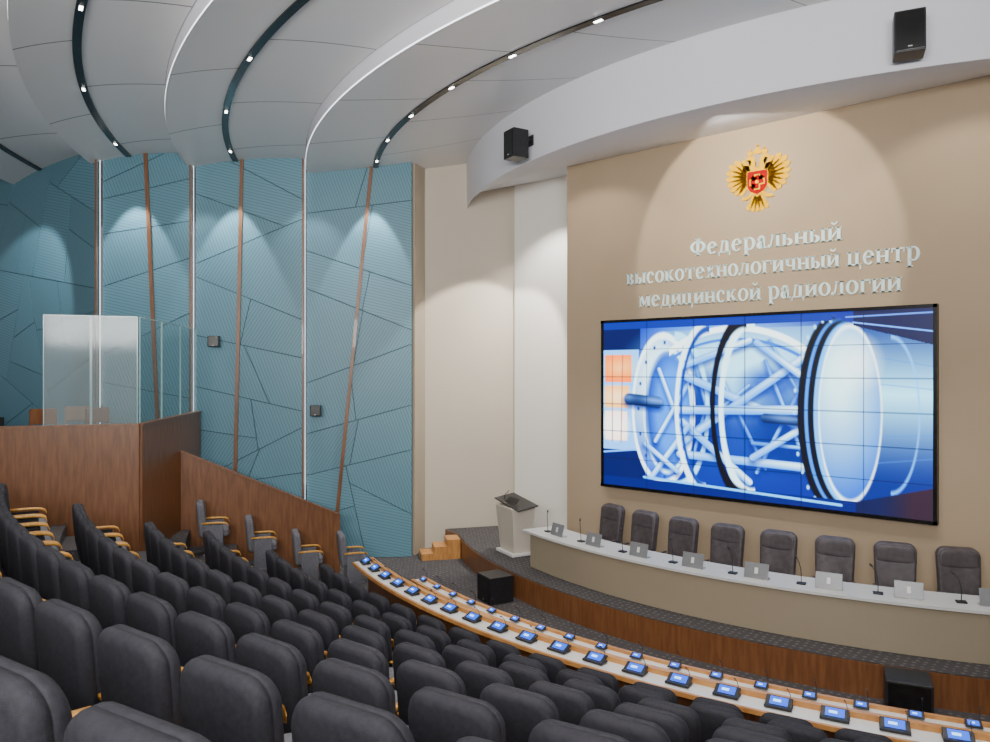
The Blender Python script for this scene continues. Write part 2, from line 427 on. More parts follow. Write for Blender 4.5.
# ---------------------------------------------------------------- side box with wood parapet and glass
C = (-7.5, 5.69)
RB = (-9.95, 1.3)
W2 = (-10.52, 8.32)
PB = empty('wood_parapet', (C[0], C[1], .3), label='tall brown wood veneer parapet of the raised side box', cat='parapet')
for nm, p, q in (('parapet_side', RB, C), ('parapet_front', C, W2)):
    me, loc, ang = wall_slab(p, q, .3, E-.93, .1); o = mk('parapet_panel', me, M['wood'], loc=loc, rotz=ang); child_at(o, PB)
    me, loc, ang = wall_slab(p, q, E-.93, E-.89, .14); o = mk('cap_rail', me, M['wood'], loc=loc, rotz=ang); child_at(o, PB)
bm = bmesh.new(); f = [bm.verts.new(v) for v in ((C[0]-.1, C[1], 0), (W2[0], W2[1], 0), (-17, 6.0, 0), (-17, 1.3, 0), (RB[0], RB[1], 0))]; bm.faces.new(f)
mk('floor', bm_done(bm), M['carpet'], loc=(0,0,2.45), kind='structure', label='carpeted floor of the raised side box')
def gpanel(p, q, z0, z1, mat, label):
    me, loc, ang = wall_slab(p, q, z0, z1, .015)
    L = (Vector(q)-Vector(p)).length
    root = empty('glass_panel', loc, ang, label=label, cat='glass panel', group='glass screens of the side box')
    mk('glass_sheet', me, mat, parent=root)
    bm = bmesh.new()
    for x in (0.0, L): bm_box(bm, (x, 0, (z1-z0)/2), (.012, .018, z1-z0))
    bm_box(bm, (L/2, 0, z1-z0), (L, .018, .012))
    mk('glass_edge', bm_done(bm), M['glassedge'], parent=root)
u = (Vector(RB)-Vector(C)).normalized(); v = (Vector(W2)-Vector(C)).normalized()
Cv = Vector(C)
gpanel(Cv+u*.03, Cv+u*.72, E-.89, E+.92, M['frost'], 'frosted glass screen standing on the wood parapet')
gpanel(Cv+u*.74, Cv+u*1.42, E-.89, E+.92, M['frost'], 'frosted glass screen standing on the wood parapet')
for k in range(3):
    gpanel(Cv+v*(.03+1.27*k), Cv+v*(1.27*k+1.27), E-.89, E+.92, M['glass'], 'clear glass screen standing on the wood parapet')
for (x, y, r) in ((-9.9, 5.6, -1.9), (-9.1, 5.75, -1.4), (-9.4, 4.9, -1.6)):
    ro = empty('wooden_chair', (x, y, 2.45), r, label='brown wooden chair inside the glass side box', cat='chair', group='wooden chairs in the side box')
    for sx in (-1, 1):
        for sy in (-1, 1): mk('leg', box_me((sx*.2, sy*.2, .21 if sy > 0 else .6), (.04, .04, .43 if sy > 0 else 1.2)), M['wood'], parent=ro)
    mk('seat', box_me((0,0,.45), (.46,.46,.05), bev=.015), M['wood'], parent=ro)
    mk('backrest', box_me((0,-.2,1.08), (.44,.035,.28), bev=.012), M['wood'], parent=ro)

# sloping barrier
p0 = pol(17.05, -33.3); p1 = pol(13.8, -33.3)
BR = empty('stair_barrier', (p1.x, p1.y, 0), label='sloping brown wood barrier beside the side seats', cat='barrier')
me, loc, ang = wall_slab(p0, p1, 0, 2.75, .08, 1.25)
o = mk('barrier_panel', me, M['wood'], loc=loc, rotz=ang); child_at(o, BR)
Lb = (p1-p0).length
me2 = me_from([(0,-.06,0),(Lb,-.06,-1.5),(Lb,.06,-1.5),(0,.06,0),(0,-.06,.04),(Lb,-.06,-1.46),(Lb,.06,-1.46),(0,.06,.04)],
   [(0,3,2,1),(4,5,6,7),(0,1,5,4),(1,2,6,5),(2,3,7,6),(3,0,4,7)])
o = mk('barrier_rail', me2, M['wood'], loc=(loc.x, loc.y, 2.75), rotz=ang); child_at(o, BR)

# ---------------------------------------------------------------- copy helper
def copy_tree(root, parts, loc, rotz, **kw):
    r = root.copy(); COL.objects.link(r); r.location = loc; r.rotation_euler[2] = rotz
    for k, vv in kw.items(): r[k] = vv
    for p in parts:
        q = p.copy(); COL.objects.link(q); q.parent = r
    return r

# ---------------------------------------------------------------- auditorium seats
def seat_proto(loc, rotz, back='fabric', label='dark grey upholstered auditorium seat with wooden armrest tips', group='auditorium seats'):
    r = empty('auditorium_seat', loc, rotz, label=label, cat='seat', group=group)
    P = []
    o = mk('backrest', pillow(.50, .68, .11, .12, .05, taper=.05, bulge=.012, curve=.03, lean=.06), M[back], parent=r, loc=(0,-.20,.35), smooth=True); P.append(o)
    me = pillow(.46, .46, .13, .06, .06, bulge=.015)
    for vv in me.vertices:
        x, y, z = vv.co; vv.co = (x, z, -y)
    o = mk('seat_cushion', me, M['fabric_side'], parent=r, loc=(0,-.17,.43), smooth=True); P.append(o)
    for s in (-1, 1):
        bm = bmesh.new()
        bm_box(bm, (s*.275, .02, .32), (.03, .34, .56), bev=.012)
        bm_box(bm, (s*.275, .02, .02), (.06, .38, .04), bev=.008)
        o = mk('side_support', bm_done(bm), M[back], parent=r); P.append(o)
        bm = bmesh.new(); rings = []
        for (y, z, h) in ((-.2,.63,.03),(-.05,.635,.035),(.12,.635,.035),(.22,.625,.034),(.27,.60,.032),(.285,.56,.028),(.285,.53,.022)):
            rings.append([bm.verts.new((s*.275+dx*.026, y, z+dz*h/2)) for dx, dz in ((-1,-.6),(-1,.6),(-.6,1),(.6,1),(1,.6),(1,-.6),(.6,-1),(-.6,-1))])
        for i in range(len(rings)-1):
            for k in range(8): bm.faces.new((rings[i][k], rings[i][(k+1)%8], rings[i+1][(k+1)%8], rings[i+1][k]))
        bm.faces.new(rings[0]); bm.faces.new(rings[-1])
        o = mk('armrest', bm_done(bm), M['arm'], parent=r, smooth=True); P.append(o)
    return r, P
seat, seatP = None, None
nseat = 0
def add_seat(R, a, z):
    global seat, seatP, nseat
    p = pol(R, a, z); pr = proj((p.x, p.y, z+.9))
    if pr is None: return
    x, y, d = pr
    m = 747*.5/max(d, .3)
    if d < 0.9 or x < -m-30 or x > 990+m or y > 742+60: return
    rz = radians(a)
    if seat is None: seat, seatP = seat_proto(p, rz)
    else: copy_tree(seat, seatP, p, rz)
    nseat += 1
for k in range(0, 8):
    R = ROW0+PITCH*k; z = rowz(k)
    da = math.degrees(.64/R)
    a = 24.0 if k < 2 else 20.5
    while a > (-20.2 if k < 3 else -18.6):
        add_seat(R, a, z); a -= da
sr = None
for k in range(-1, 3):
    R = ROW0+PITCH*k; z = rowz(k); p = pol(R, -30.8, z)
    if sr is None: sr, sP = seat_proto(p, radians(-30.8), 'fabric_side', 'light grey upholstered auditorium seat beside the wood barrier', 'side auditorium seats')
    else: copy_tree(sr, sP, p, radians(-30.8))
print('seats', nseat)

# ---------------------------------------------------------------- delegate desks
dk = empty('curved_desk', pol(13.8, 0, 0), label='long curved white audience desk with wood edge', cat='desk')
for nm, me, mt in (('desk_top', arc_solid(13.54, 13.82, .71, .74, -25.0, 26, 80), M['white']),
                   ('desk_edge', arc_solid(13.82, 13.86, .69, .742, -25.0, 26, 80), M['woodlight']),
                   ('rear_rail', arc_solid(13.46, 13.54, .69, .80, -25.0, 26, 80), M['woodlight']),
                   ('front_panel', arc_solid(13.53, 13.56, 0, .71, -25.0, 26, 80), M['wood'])):
    o = mk(nm, me, mt, loc=CEN); child_at(o, dk)
dk2 = empty('curved_desk', pol(13.1, 0, 0), label='narrow curved wooden front desk before the stage', cat='desk')
for nm, me, mt in (('desk_top', arc_solid(12.97, 13.12, .61, .64, -19.5, 26, 80), M['white']),
                   ('desk_edge', arc_solid(13.12, 13.18, .59, .655, -19.5, 26, 80), M['woodlight']),
                   ('front_panel', arc_solid(12.92, 12.97, 0, .68, -19.5, 26, 80), M['woodlight'])):
    o = mk(nm, me, mt, loc=CEN); child_at(o, dk2)

def console_proto(loc, rz, s=1.0):
    r = empty('desk_console', loc, rz, label='black conference console with glowing blue touch screen', cat='console', group='desk consoles')
    P = []
    rot = Matrix.Rotation(radians(26), 4, 'X')
    bm = bmesh.new(); bm_box(bm, (0,0,.02*s), (.32*s,.17*s,.03*s), bev=.006); bm_box(bm, (0,.03*s,.055*s), (.31*s,.16*s,.025*s), rot, bev=.006)
    P.append(mk('console_body', bm_done(bm), M['dark'], parent=r))
    bm = bmesh.new(); bm_box(bm, (0,.023*s,.068*s), (.21*s,.12*s,.004), rot)
    P.append(mk('console_screen', bm_done(bm), M['blue'], parent=r))
    bm = bmesh.new(); bm_box(bm, (-.02*s,.022*s,.071*s), (.09*s,.035*s,.003), rot)
    P.append(mk('console_icon', bm_done(bm), M['bluelight'], parent=r))
    bm = bmesh.new(); tube(bm, [(.13*s,.05,.04),(.13*s,.05,.12),(.12*s,.03,.17),(.11*s,-.01,.21)], .004, 6); bm_cyl(bm, (.11*s,-.01,.21), (.108*s,-.035,.225), .008, .008, 8)
    P.append(mk('microphone_stem', bm_done(bm), M['dark'], parent=r))
    return r, P
cr, cP = console_proto(pol(13.67, -24.2, .745), radians(-24.2), .88)
a = -24.2; da = math.degrees(.55/13.67)
while a < 22:
    a += da; copy_tree(cr, cP, pol(13.67, a, .745), radians(a))
cr2, cP2 = console_proto(pol(13.04, -18.6, .66), radians(-18.6), .5)
cr2['label'] = 'small black console with blue screen on the front desk'
a = -18.6
while a < 21:
    a += da; copy_tree(cr2, cP2, pol(13.04, a, .66), radians(a))

# ---------------------------------------------------------------- presidium table
tb = empty('presidium_table', pol(10.3, 0, SZ), label='long curved beige conference table with pale top on the stage', cat='table')
TZ = SZ+.75
for nm, me, mt in (('table_top', arc_solid(9.85, 10.62, TZ-.04, TZ, -21.5, 27, 70), M['tabletop']),
                   ('front_panel', arc_solid(10.42, 10.46, SZ+.002, TZ-.04, -21.3, 27, 70), M['tablefront']),
                   ('end_panel', arc_solid(9.95, 10.42, SZ+.002, TZ-.04, -21.3, -21.1, 2), M['tablefront'])):
    o = mk(nm, me, mt, loc=CEN); child_at(o, tb)

def exec_proto(loc, rz):
    r = empty('office_chair', loc, rz, label='grey brown leather high-back conference chair behind the stage table', cat='chair', group='stage conference chairs')
    P = []
    P.append(mk('backrest', pillow(.60, .76, .12, .13, .06, taper=.08, bulge=.018, curve=-.04, lean=-.10), M['leather'], parent=r, loc=(0,.22,.48), smooth=True))
    P.append(mk('headrest', pillow(.54, .26, .05, .10, .05, bulge=.012, curve=-.03), M['leather'], parent=r, loc=(0,.235,.95), smooth=True))
    me = pillow(.54, .52, .12, .08, .08, bulge=.015)
    for vv in me.vertices: x, y, z = vv.co; vv.co = (x, z, -y)
    P.append(mk('seat_cushion', me, M['leather'], parent=r, loc=(0,-.28,.47), smooth=True))
    for s in (-1, 1):
        bm = bmesh.new(); bm_box(bm, (s*.29, .0, .60), (.045, .26, .03), bev=.012); bm_box(bm, (s*.285, .02, .52), (.02, .05, .16), bev=.005)
        P.append(mk('armrest', bm_done(bm), M['leather'], parent=r))
    bm = bmesh.new(); bm_cyl(bm, (0,0,.08), (0,0,.42), .03)
    P.append(mk('column', bm_done(bm), M['metal'], parent=r))
    bm = bmesh.new()
    for k in range(5):
        a = k*2*pi/5; bm_cyl(bm, (0,0,.10), (.28*cos(a), .28*sin(a), .06), .022, .014, 8); bm_cyl(bm, (.28*cos(a)-.02, .28*sin(a), .033), (.28*cos(a)+.02, .28*sin(a), .033), .03, .03, 12)
    P.append(mk('base', bm_done(bm), M['metal'], parent=r))
    return r, P
er = None
for k in range(8):
    a = -16.3+5.42*k; loc = pol(9.32, a, SZ+.002)
    if er is None: er, eP = exec_proto(loc, radians(a))
    else: copy_tree(er, eP, loc, radians(a)+random.uniform(-.06,.06))

def plate_proto(loc, rz):
    r = empty('name_plate', loc, rz, label='grey metal name plate holder on the stage table', cat='name plate', group='table name plates')
    P = []
    R_ = Matrix.Rotation(radians(-14),4,'X')
    P.append(mk('plate_face', box_me((0,-.01,.115), (.36,.012,.23), R_, bev=.004), M['plate'], parent=r))
    P.append(mk('plate_foot', box_me((0,.02,.006), (.36,.12,.012), bev=.003), M['metal'], parent=r))
    P.append(mk('plate_mark', box_me((0,-.02,.118), (.05,.004,.09), R_), M['white'], parent=r))
    return r, P
def mic_proto(loc, rz):
    r = empty('gooseneck_microphone', loc, rz, label='black gooseneck microphone on the stage table', cat='microphone', group='table microphones')
    P = []
    P.append(mk('microphone_base', box_me((0,0,.012), (.13,.10,.024), bev=.006), M['dark'], parent=r))
    bm = bmesh.new(); tube(bm, [(0,0,.02),(0,-.01,.12),(-.005,-.01,.22),(-.03,.0,.31),(-.07,.04,.37)], .006, 6)
    P.append(mk('gooseneck', bm_done(bm), M['dark'], parent=r))
    bm = bmesh.new(); bm_cyl(bm, (-.07,.04,.37), (-.10,.07,.395), .014, .014, 10)
    P.append(mk('microphone_head', bm_done(bm), M['dark'], parent=r))
    return r, P
pr_ = mr_ = None
for k in range(8):
    a = -17+5.62*k
    l1 = pol(10.34, a, TZ+.001)
    if pr_ is None: pr_, pP = plate_proto(l1, radians(a))
    else: copy_tree(pr_, pP, l1, radians(a))
    l2 = pol(10.30, a-2.1, TZ+.001)
    if mr_ is None: mr_, mP = mic_proto(l2, radians(a))
    else: copy_tree(mr_, mP, l2, radians(a))

# ---------------------------------------------------------------- lectern
lc = empty('lectern', (-4.75, 12.45, SZ+.002), radians(-22), label='cream lectern with slanted black top and laptop on the stage', cat='lectern')
bm = bmesh.new()
ring0 = [(-.30,-.2,.06),(.30,-.2,.06),(.30,.2,.06),(-.30,.2,.06)]; ring1 = [(-.38,-.28,1.00),(.38,-.28,1.00),(.38,.28,1.08),(-.38,.28,1.08)]
a_ = [bm.verts.new(v) for v in ring0]; b_ = [bm.verts.new(v) for v in ring1]
for i in range(4): bm.faces.new((a_[i], a_[(i+1)%4], b_[(i+1)%4], b_[i]))
bm.faces.new(a_[::-1]); bm.faces.new(b_)
mk('lectern_body', bm_done(bm), M['cornerwall'], parent=lc)
mk('lectern_base', box_me((0,0,.03), (.74,.56,.06), bev=.01), M['white'], parent=lc)
rt = Matrix.Rotation(radians(9),4,'X') @ Matrix.Rotation(radians(7),4,'Y')
mk('lectern_top', box_me((.02,0,1.09), (1.06,.50,.025), rt, bev=.008), M['dark'], parent=lc)
mk('laptop_screen', box_me((.1,-.12,1.15), (.44,.02,.12), Matrix.Rotation(radians(-45),4,'X'), bev=.004), M['dark'], parent=lc)
bm = bmesh.new(); tube(bm, [(-.3,-.1,1.1),(-.3,-.1,1.2),(-.25,-.02,1.3)], .008)
mk('microphone_stem', bm_done(bm), M['dark'], parent=lc)

# ---------------------------------------------------------------- speakers
def speaker(name, loc, rz, w, d, h, label, cat, grp=None):
    r = empty(name, loc, rz, label=label, cat=cat, group=grp)
    mk('cabinet', box_me((0,0,h/2), (w,d,h), bev=.012), M['dark'], parent=r)
    mk('grille', box_me((0,-d/2-.004,h/2), (w*.9,.012,h*.92), bev=.004), M['slot'], parent=r)
    mk('badge', box_me((0,-d/2-.011,h*.12), (w*.14,.004,h*.03)), M['metal'], parent=r)
    return r
for R, a in ((11.42, -19.8), (11.40, 16.2)):
    speaker('subwoofer', pol(R, a, 0), radians(a), .52, .5, .5, 'black box subwoofer on the carpet before the stage', 'speaker', grp='floor subwoofers')
for a, z in ((-18.9, E+4.03), (16.4, E+4.1)):
    p = pol(FR+.36, a, z)
    r = speaker('ceiling_speaker', p, radians(a), .36, .34, .54, 'black loudspeaker hanging from the curved stage soffit', 'speaker', grp='hanging loudspeakers')
    bm = bmesh.new(); bm_box(bm, (0,.24,.4), (.08,.22,.05)); bm_box(bm, (0,.335,.4), (.16,.02,.2))
    mk('bracket', bm_done(bm), M['dark'], parent=r)
for R, z in ((16.5, E+.54), (14.3, E-1.02)):
    p = wp(R, offm(R)+.26); p.z = z
    r = speaker('wall_speaker', p, radians(90-WA), .24, .2, .24, 'small black loudspeaker mounted on the teal wall', 'speaker', grp='wall loudspeakers')
    mk('bracket', box_me((0,.17,.12), (.05,.18,.05)), M['dark'], parent=r)

# ---------------------------------------------------------------- video wall
import numpy as np
SX0, SX1 = -8.42+5.38, -2.34+5.38; ZT, ZB = E+1.04, E-2.38
vw = empty('video_wall', ((SX0+SX1)/2, WY, ZB), label='large black-framed video wall showing blue medical machine picture', cat='video wall')
H = ZT-ZB; W = SX1-SX0
bm = bmesh.new(); bm_box(bm, (0,-.05,H/2), (W,.1,H))
mk('housing', bm_done(bm), M['dark'], parent=vw)
bm = bmesh.new(); fb = .055
for c, s in (((0,-.12,H-fb/2),(W+.02,.05,fb)),((0,-.12,fb/2),(W+.02,.05,fb)),((-W/2+fb/2,-.12,H/2),(fb,.05,H)),((W/2-fb/2,-.12,H/2),(fb,.05,H))): bm_box(bm, c, s)
mk('frame', bm_done(bm), M['slot'], parent=vw)
NX, NY = 480, 270
uu, vv_ = np.meshgrid(np.linspace(0,1,NX), np.linspace(0,1,NY))
X = uu*16; Y = vv_*9
img = np.zeros((NY,NX,3))
def mixc(mask, c):
    global img
    mask = np.clip(mask,0,1)[...,None]; img = img*(1-mask)+(np.array(c) if not isinstance(c,np.ndarray) else c)*mask
def seg(x0,y0,x1,y1,w,c,soft=.04,al=1):
    dx,dy=x1-x0,y1-y0; t=np.clip(((X-x0)*dx+(Y-y0)*dy)/(dx*dx+dy*dy),0,1)
    d=np.hypot(X-x0-t*dx,Y-y0-t*dy); mixc(np.clip((w/2-d)/soft+.5,0,1)*al,c)
def rod(x0,y0,x1,y1,w,hi=(.86,.98,1),lo=(.16,.50,.92)):
    dx,dy=x1-x0,y1-y0; L=math.hypot(dx,dy); t=np.clip(((X-x0)*dx+(Y-y0)*dy)/(L*L),0,1)
    d=np.hypot(X-x0-t*dx,Y-y0-t*dy); n=((X-x0)*(-dy)+(Y-y0)*dx)/L
    if dx<0: n=-n
    q=np.clip((n+w*.5)/w,0,1)[...,None]
    k=np.clip(1-np.abs(q-.35)/.65,0,1)
    f=(.72+.28*np.sin(t*5+x0*2))[...,None]
    col=np.array(lo)*(1-k*f)+np.array(hi)*k*f
    mixc(np.clip((w/2+.20-np.hypot(X-x0-t*dx,Y-.14-y0-t*dy))/.3,0,1)*.75,(.01,.10,.42))
    mixc((w/2-d)/.05+.5,col)
def ell(cx_,cy_,rx,ry,c,soft=.06,w=None,clip=None,al=1):
    q=np.hypot((X-cx_)/rx,(Y-cy_)/ry); r=(q-1)*min(rx,ry)
    mk_=(-r/soft+.5) if w is None else ((w/2-np.abs(r))/soft+.5)
    mk_=np.clip(mk_,0,1)*al
    if clip is not None: mk_=mk_*clip
    mixc(mk_,c)
def shade(mask, q, lo, hi):
    for ch in range(3): img[...,ch]=np.where(mask, lo[ch]+(hi[ch]-lo[ch])*q, img[...,ch])
img[:] = np.stack([.01+.02*(1-vv_), .08+.22*np.exp(-((X-6)/4)**2), .40+.4*np.exp(-((X-6)/5)**2)],-1)
# bright window on the left
mixc((X<2.3)*(Y<1.5)*1.0,(.01,.06,.26)); mixc((X<2.2)*(Y>1.5)*(Y<7.0)*1.0,(.38,.68,1))
mixc((X<1.75)*(X>.1)*(Y>1.8)*(Y<3.3)*1.0,(1,.40,.06)); mixc((X<1.6)*(X>.1)*(Y>3.5)*(Y<4.7)*1.0,(1,.62,.22)); mixc((X<1.5)*(X>.1)*(Y>4.9)*(Y<6.5)*1.0,(1,.88,.78))
ell(1.0,2.5,.7,.4,(1,.80,.50),soft=.9,al=.8); ell(.8,4.1,.8,.5,(1,.90,.70),soft=.7,al=.8); ell(.7,5.7,.8,.7,(1,1,.98),soft=.6)
seg(.55,1.8,.55,6.6,.06,(.6,.30,.3)); seg(1.2,1.8,1.1,6.6,.06,(.6,.30,.3)); mixc((Y>7.0)*(X<2.6)*1.0,(.01,.06,.28)); seg(0,7.2,2.4,6.9,.10,(.3,.6,1))
# barrel
bar=(X>3.6)*(X<12.6)*(Y>.6)*(Y<8.5)
sh=np.clip(1-np.abs(Y-2.6)/5.0,0,1)
shade(bar,sh**1.5,(.01,.10,.46),(.40,.76,.98))
ell(7.6,2.0,3.8,1.5,(.66,.92,1),soft=2.2,al=.8); ell(7.4,6.6,3.6,1.6,(.02,.16,.52),soft=1.6,al=.8)
ell(10.3,5.8,1.8,1.6,(.01,.10,.40),soft=1.2,al=.8); ell(5.9,4.9,1.1,2.2,(.01,.10,.44),soft=.9,al=.85); ell(9.3,3.3,1.3,.8,(.02,.18,.58),soft=.7,al=.8)
for (x0,y0,x1,y1,w) in ((5.2,1.6,6.9,7.6,.16),(6.8,1.4,5.4,6.8,.16),(9.0,2.2,11.2,7.8,.18),(11.2,2.4,8.6,7.6,.18),(6.8,3.0,9.0,7.4,.16),(9.2,1.2,10.6,3.8,.14),(5.0,6.0,8.2,3.4,.16),(8.4,6.2,11.2,6.3,.18)):
    rod(x0,y0,x1,y1,w,(.46,.80,1),(.05,.28,.72))
# flange
fl_=np.hypot((X-3.6)/1.75,(Y-4.7)/3.9)
shade(fl_<1, np.clip(1.15-np.hypot((X-3.2)/2.2,(Y-3.0)/4.4),0,1)**.8,(.05,.28,.76),(.84,.98,1))
ell(3.9,4.75,1.25,3.1,(.04,.22,.62),soft=.25); ell(4.1,4.75,1.05,2.7,(.12,.46,.90),soft=.5)
rod(3.4,2.6,5.0,6.6,.22); rod(3.2,6.4,5.0,3.4,.22)
ell(3.6,4.7,1.75,3.9,(.88,.98,1),w=.16); ell(3.85,4.75,1.35,3.25,(.70,.92,1),w=.10); ell(4.35,4.75,1.75,3.9,(.55,.86,1),w=.20,clip=(X>4.3)*1.0)
for yk in range(16): a_k=yk*pi/8; ell(3.72+1.55*cos(a_k),4.72+3.55*sin(a_k),.07,.10,(.04,.2,.5))
ell(7.4,4.6,4.9,4.05,(.90,.99,1),w=.30,clip=(Y<2.4)*(X>4)*(X<11.6)*1.0); ell(7.4,4.7,4.9,3.6,(.08,.34,.76),w=.14,clip=(Y<2.8)*(X>4)*(X<11.6)*1.0)
rod(5.0,3.0,11.4,5.6,.40); rod(4.4,6.6,11.3,1.7,.38); rod(4.6,4.7,11.3,4.5,.44); rod(4.6,7.0,11.3,7.2,.40)
rod(4.8,2.4,8.2,1.2,.34); rod(8.4,6.9,11.4,4.9,.32); rod(4.7,5.3,8.2,8.1,.36); rod(8.6,1.3,11.3,3.4,.32)
rod(3.0,8.3,5.0,5.6,.28); rod(2.6,6.6,4.4,7.9,.26)
ell(8.35,4.5,1.55,4.25,(.78,.96,1),w=.26,clip=(X<8.5)*1.0); ell(7.95,4.5,1.6,4.3,(.01,.02,.08),w=.24,clip=(X<8.1)*1.0)
ell(5.9,4.6,1.5,4.1,(.84,.97,1),w=.22,clip=(X<6.0)*1.0); ell(6.15,4.6,1.5,4.05,(.03,.18,.52),w=.12,clip=(X<6.2)*1.0)
rod(1.6,4.2,3.3,4.35,.60,(.30,.5,.80),(.02,.06,.20)); rod(9.0,4.95,11.0,5.05,.44,(.25,.42,.70),(.02,.06,.20))
# drum on the right
ell(11.95,4.6,1.45,4.35,(.01,.02,.07)); ell(12.2,4.6,1.40,4.25,(.12,.44,.84)); ell(12.34,4.6,1.38,4.2,(.01,.02,.08)); ell(12.55,4.6,1.34,4.1,(.28,.64,.98))
for yk in range(14): a_k=1.7+yk*.24; ell(11.8+1.45*cos(a_k),4.6+4.25*sin(a_k),.06,.10,(.55,.84,1))
half=4.05-np.clip(X-12.6,0,5)*.30
dr=(X>12.6)*(np.abs(Y-4.6)<half); q=np.clip(1-np.abs((Y-3.7)/4.1),0,1)
shade(dr,q**1.5,(.01,.10,.40),(.54,.88,1))
for yy in (2.0,3.2,5.6,6.8): seg(13.4,yy,16.2,4.6+(yy-4.6)*.8,.05,(.10,.40,.80),al=.5)
q2=np.clip(1.15-np.hypot((X-12.3)/2.3,(Y-3.0)/4.8),0,1); shade((np.hypot((X-12.75)/1.3,(Y-4.6)/3.95)<1),q2,(.04,.30,.74),(.76,.97,1))
ell(12.75,4.6,1.3,3.95,(.90,.99,1),w=.06); ell(14.4,4.6,1.1,3.4,(.30,.66,1),w=.05,clip=(X>14.4)*1.0)
ell(13.1,2.3,.7,.9,(.94,1,1),soft=.9,al=.7)
up=(X>12.9)*(Y<4.6-half); mixc(up*1.0,(.01,.04,.20)); dn=(X>12.9)*(Y>4.6+half); mixc(dn*1.0,(.03,.06,.22)); mixc(np.clip(dn*(X-14.0)/1.2,0,1),(.14,.08,.14))
seg(12.9,.5,16,1.0,.06,(.35,.6,1)); seg(12.6,.25,16,.2,.06,(.3,.5,.9))
mixc((Y>8.5)*(X<13.0)*1.0,(.01,.07,.34)); seg(2.5,8.4,12.4,8.75,.12,(.3,.70,1)); mixc((Y<.4)*(X<12)*1.0,(.02,.12,.48))
for i in range(1,6):
    mixc(np.clip((.018-np.abs(X-16*i/6))/.02+.5,0,1)*.8,(.01,.04,.16)); mixc(np.clip((.018-np.abs(Y-9*i/6))/.02+.5,0,1)*.8,(.01,.04,.16))
pw, ph = W-2*fb, H-2*fb
vs = np.stack([(uu-.5)*pw, np.full_like(uu,-.125), fb+(1-vv_)*ph], -1).reshape(-1,3)
fs = [(j*NX+i, (j+1)*NX+i, (j+1)*NX+i+1, j*NX+i+1) for j in range(NY-1) for i in range(NX-1)]
me = me_from(vs.tolist(), fs)
ca = me.color_attributes.new('Col','FLOAT_COLOR','POINT')
im = np.clip(img,0,1)**2.15
img4 = np.concatenate([im, np.ones((NY,NX,1))], -1).astype(np.float32)
ca.data.foreach_set('color', img4.reshape(-1))
m, nt, b = new_mat('screen_picture'); at = N(nt,'ShaderNodeAttribute'); at.attribute_name='Col'
nt.links.new(at.outputs['Color'], b.inputs['Emission Color']); b.inputs['Emission Strength'].default_value=3.2; b.inputs['Base Color'].default_value=(.01,.01,.01,1); b.inputs['Roughness'].default_value=.4
mk('screen_picture', me, m, parent=vw, label='glowing blue picture of a machine')

# ---------------------------------------------------------------- lettering: bold serif Cyrillic glyphs built as outlines
S_, T_, F_, OV = .24, .10, .08, .085
class G:
    def __init__(s): s.q = []
    def rect(s, x0, y0, x1, y1): s.q.append([(x0,y0),(x1,y0),(x1,y1),(x0,y1)]); return s
    def stem(s, x, y0=0, y1=1, w=S_, b=1, t=1):
        s.rect(x, y0, x+w, y1)
        if b: s.rect(x-OV, y0, x+w+OV, y0+F_)
        if t: s.rect(x-OV, y1-F_, x+w+(OV if t == 1 else 0), y1)
        return s
    def diag(s, x0, y0, x1, y1, w): s.q.append([(x0,y0),(x0+w,y0),(x1+w,y1),(x1,y1)]); return s
    def ring(s, cx, cy, rx, ry, a0=0, a1=360, t=S_, u=T_):
        n = max(6, int(abs(a1-a0)/10))
        for i in range(n):
            p, q = radians(a0+(a1-a0)*i/n), radians(a0+(a1-a0)*(i+1)/n)
            s.q.append([(cx+(rx-t)*cos(p), cy+(ry-u)*sin(p)), (cx+rx*cos(p), cy+ry*sin(p)), (cx+rx*cos(q), cy+ry*sin(q)), (cx+(rx-t)*cos(q), cy+(ry-u)*sin(q))])
        return s
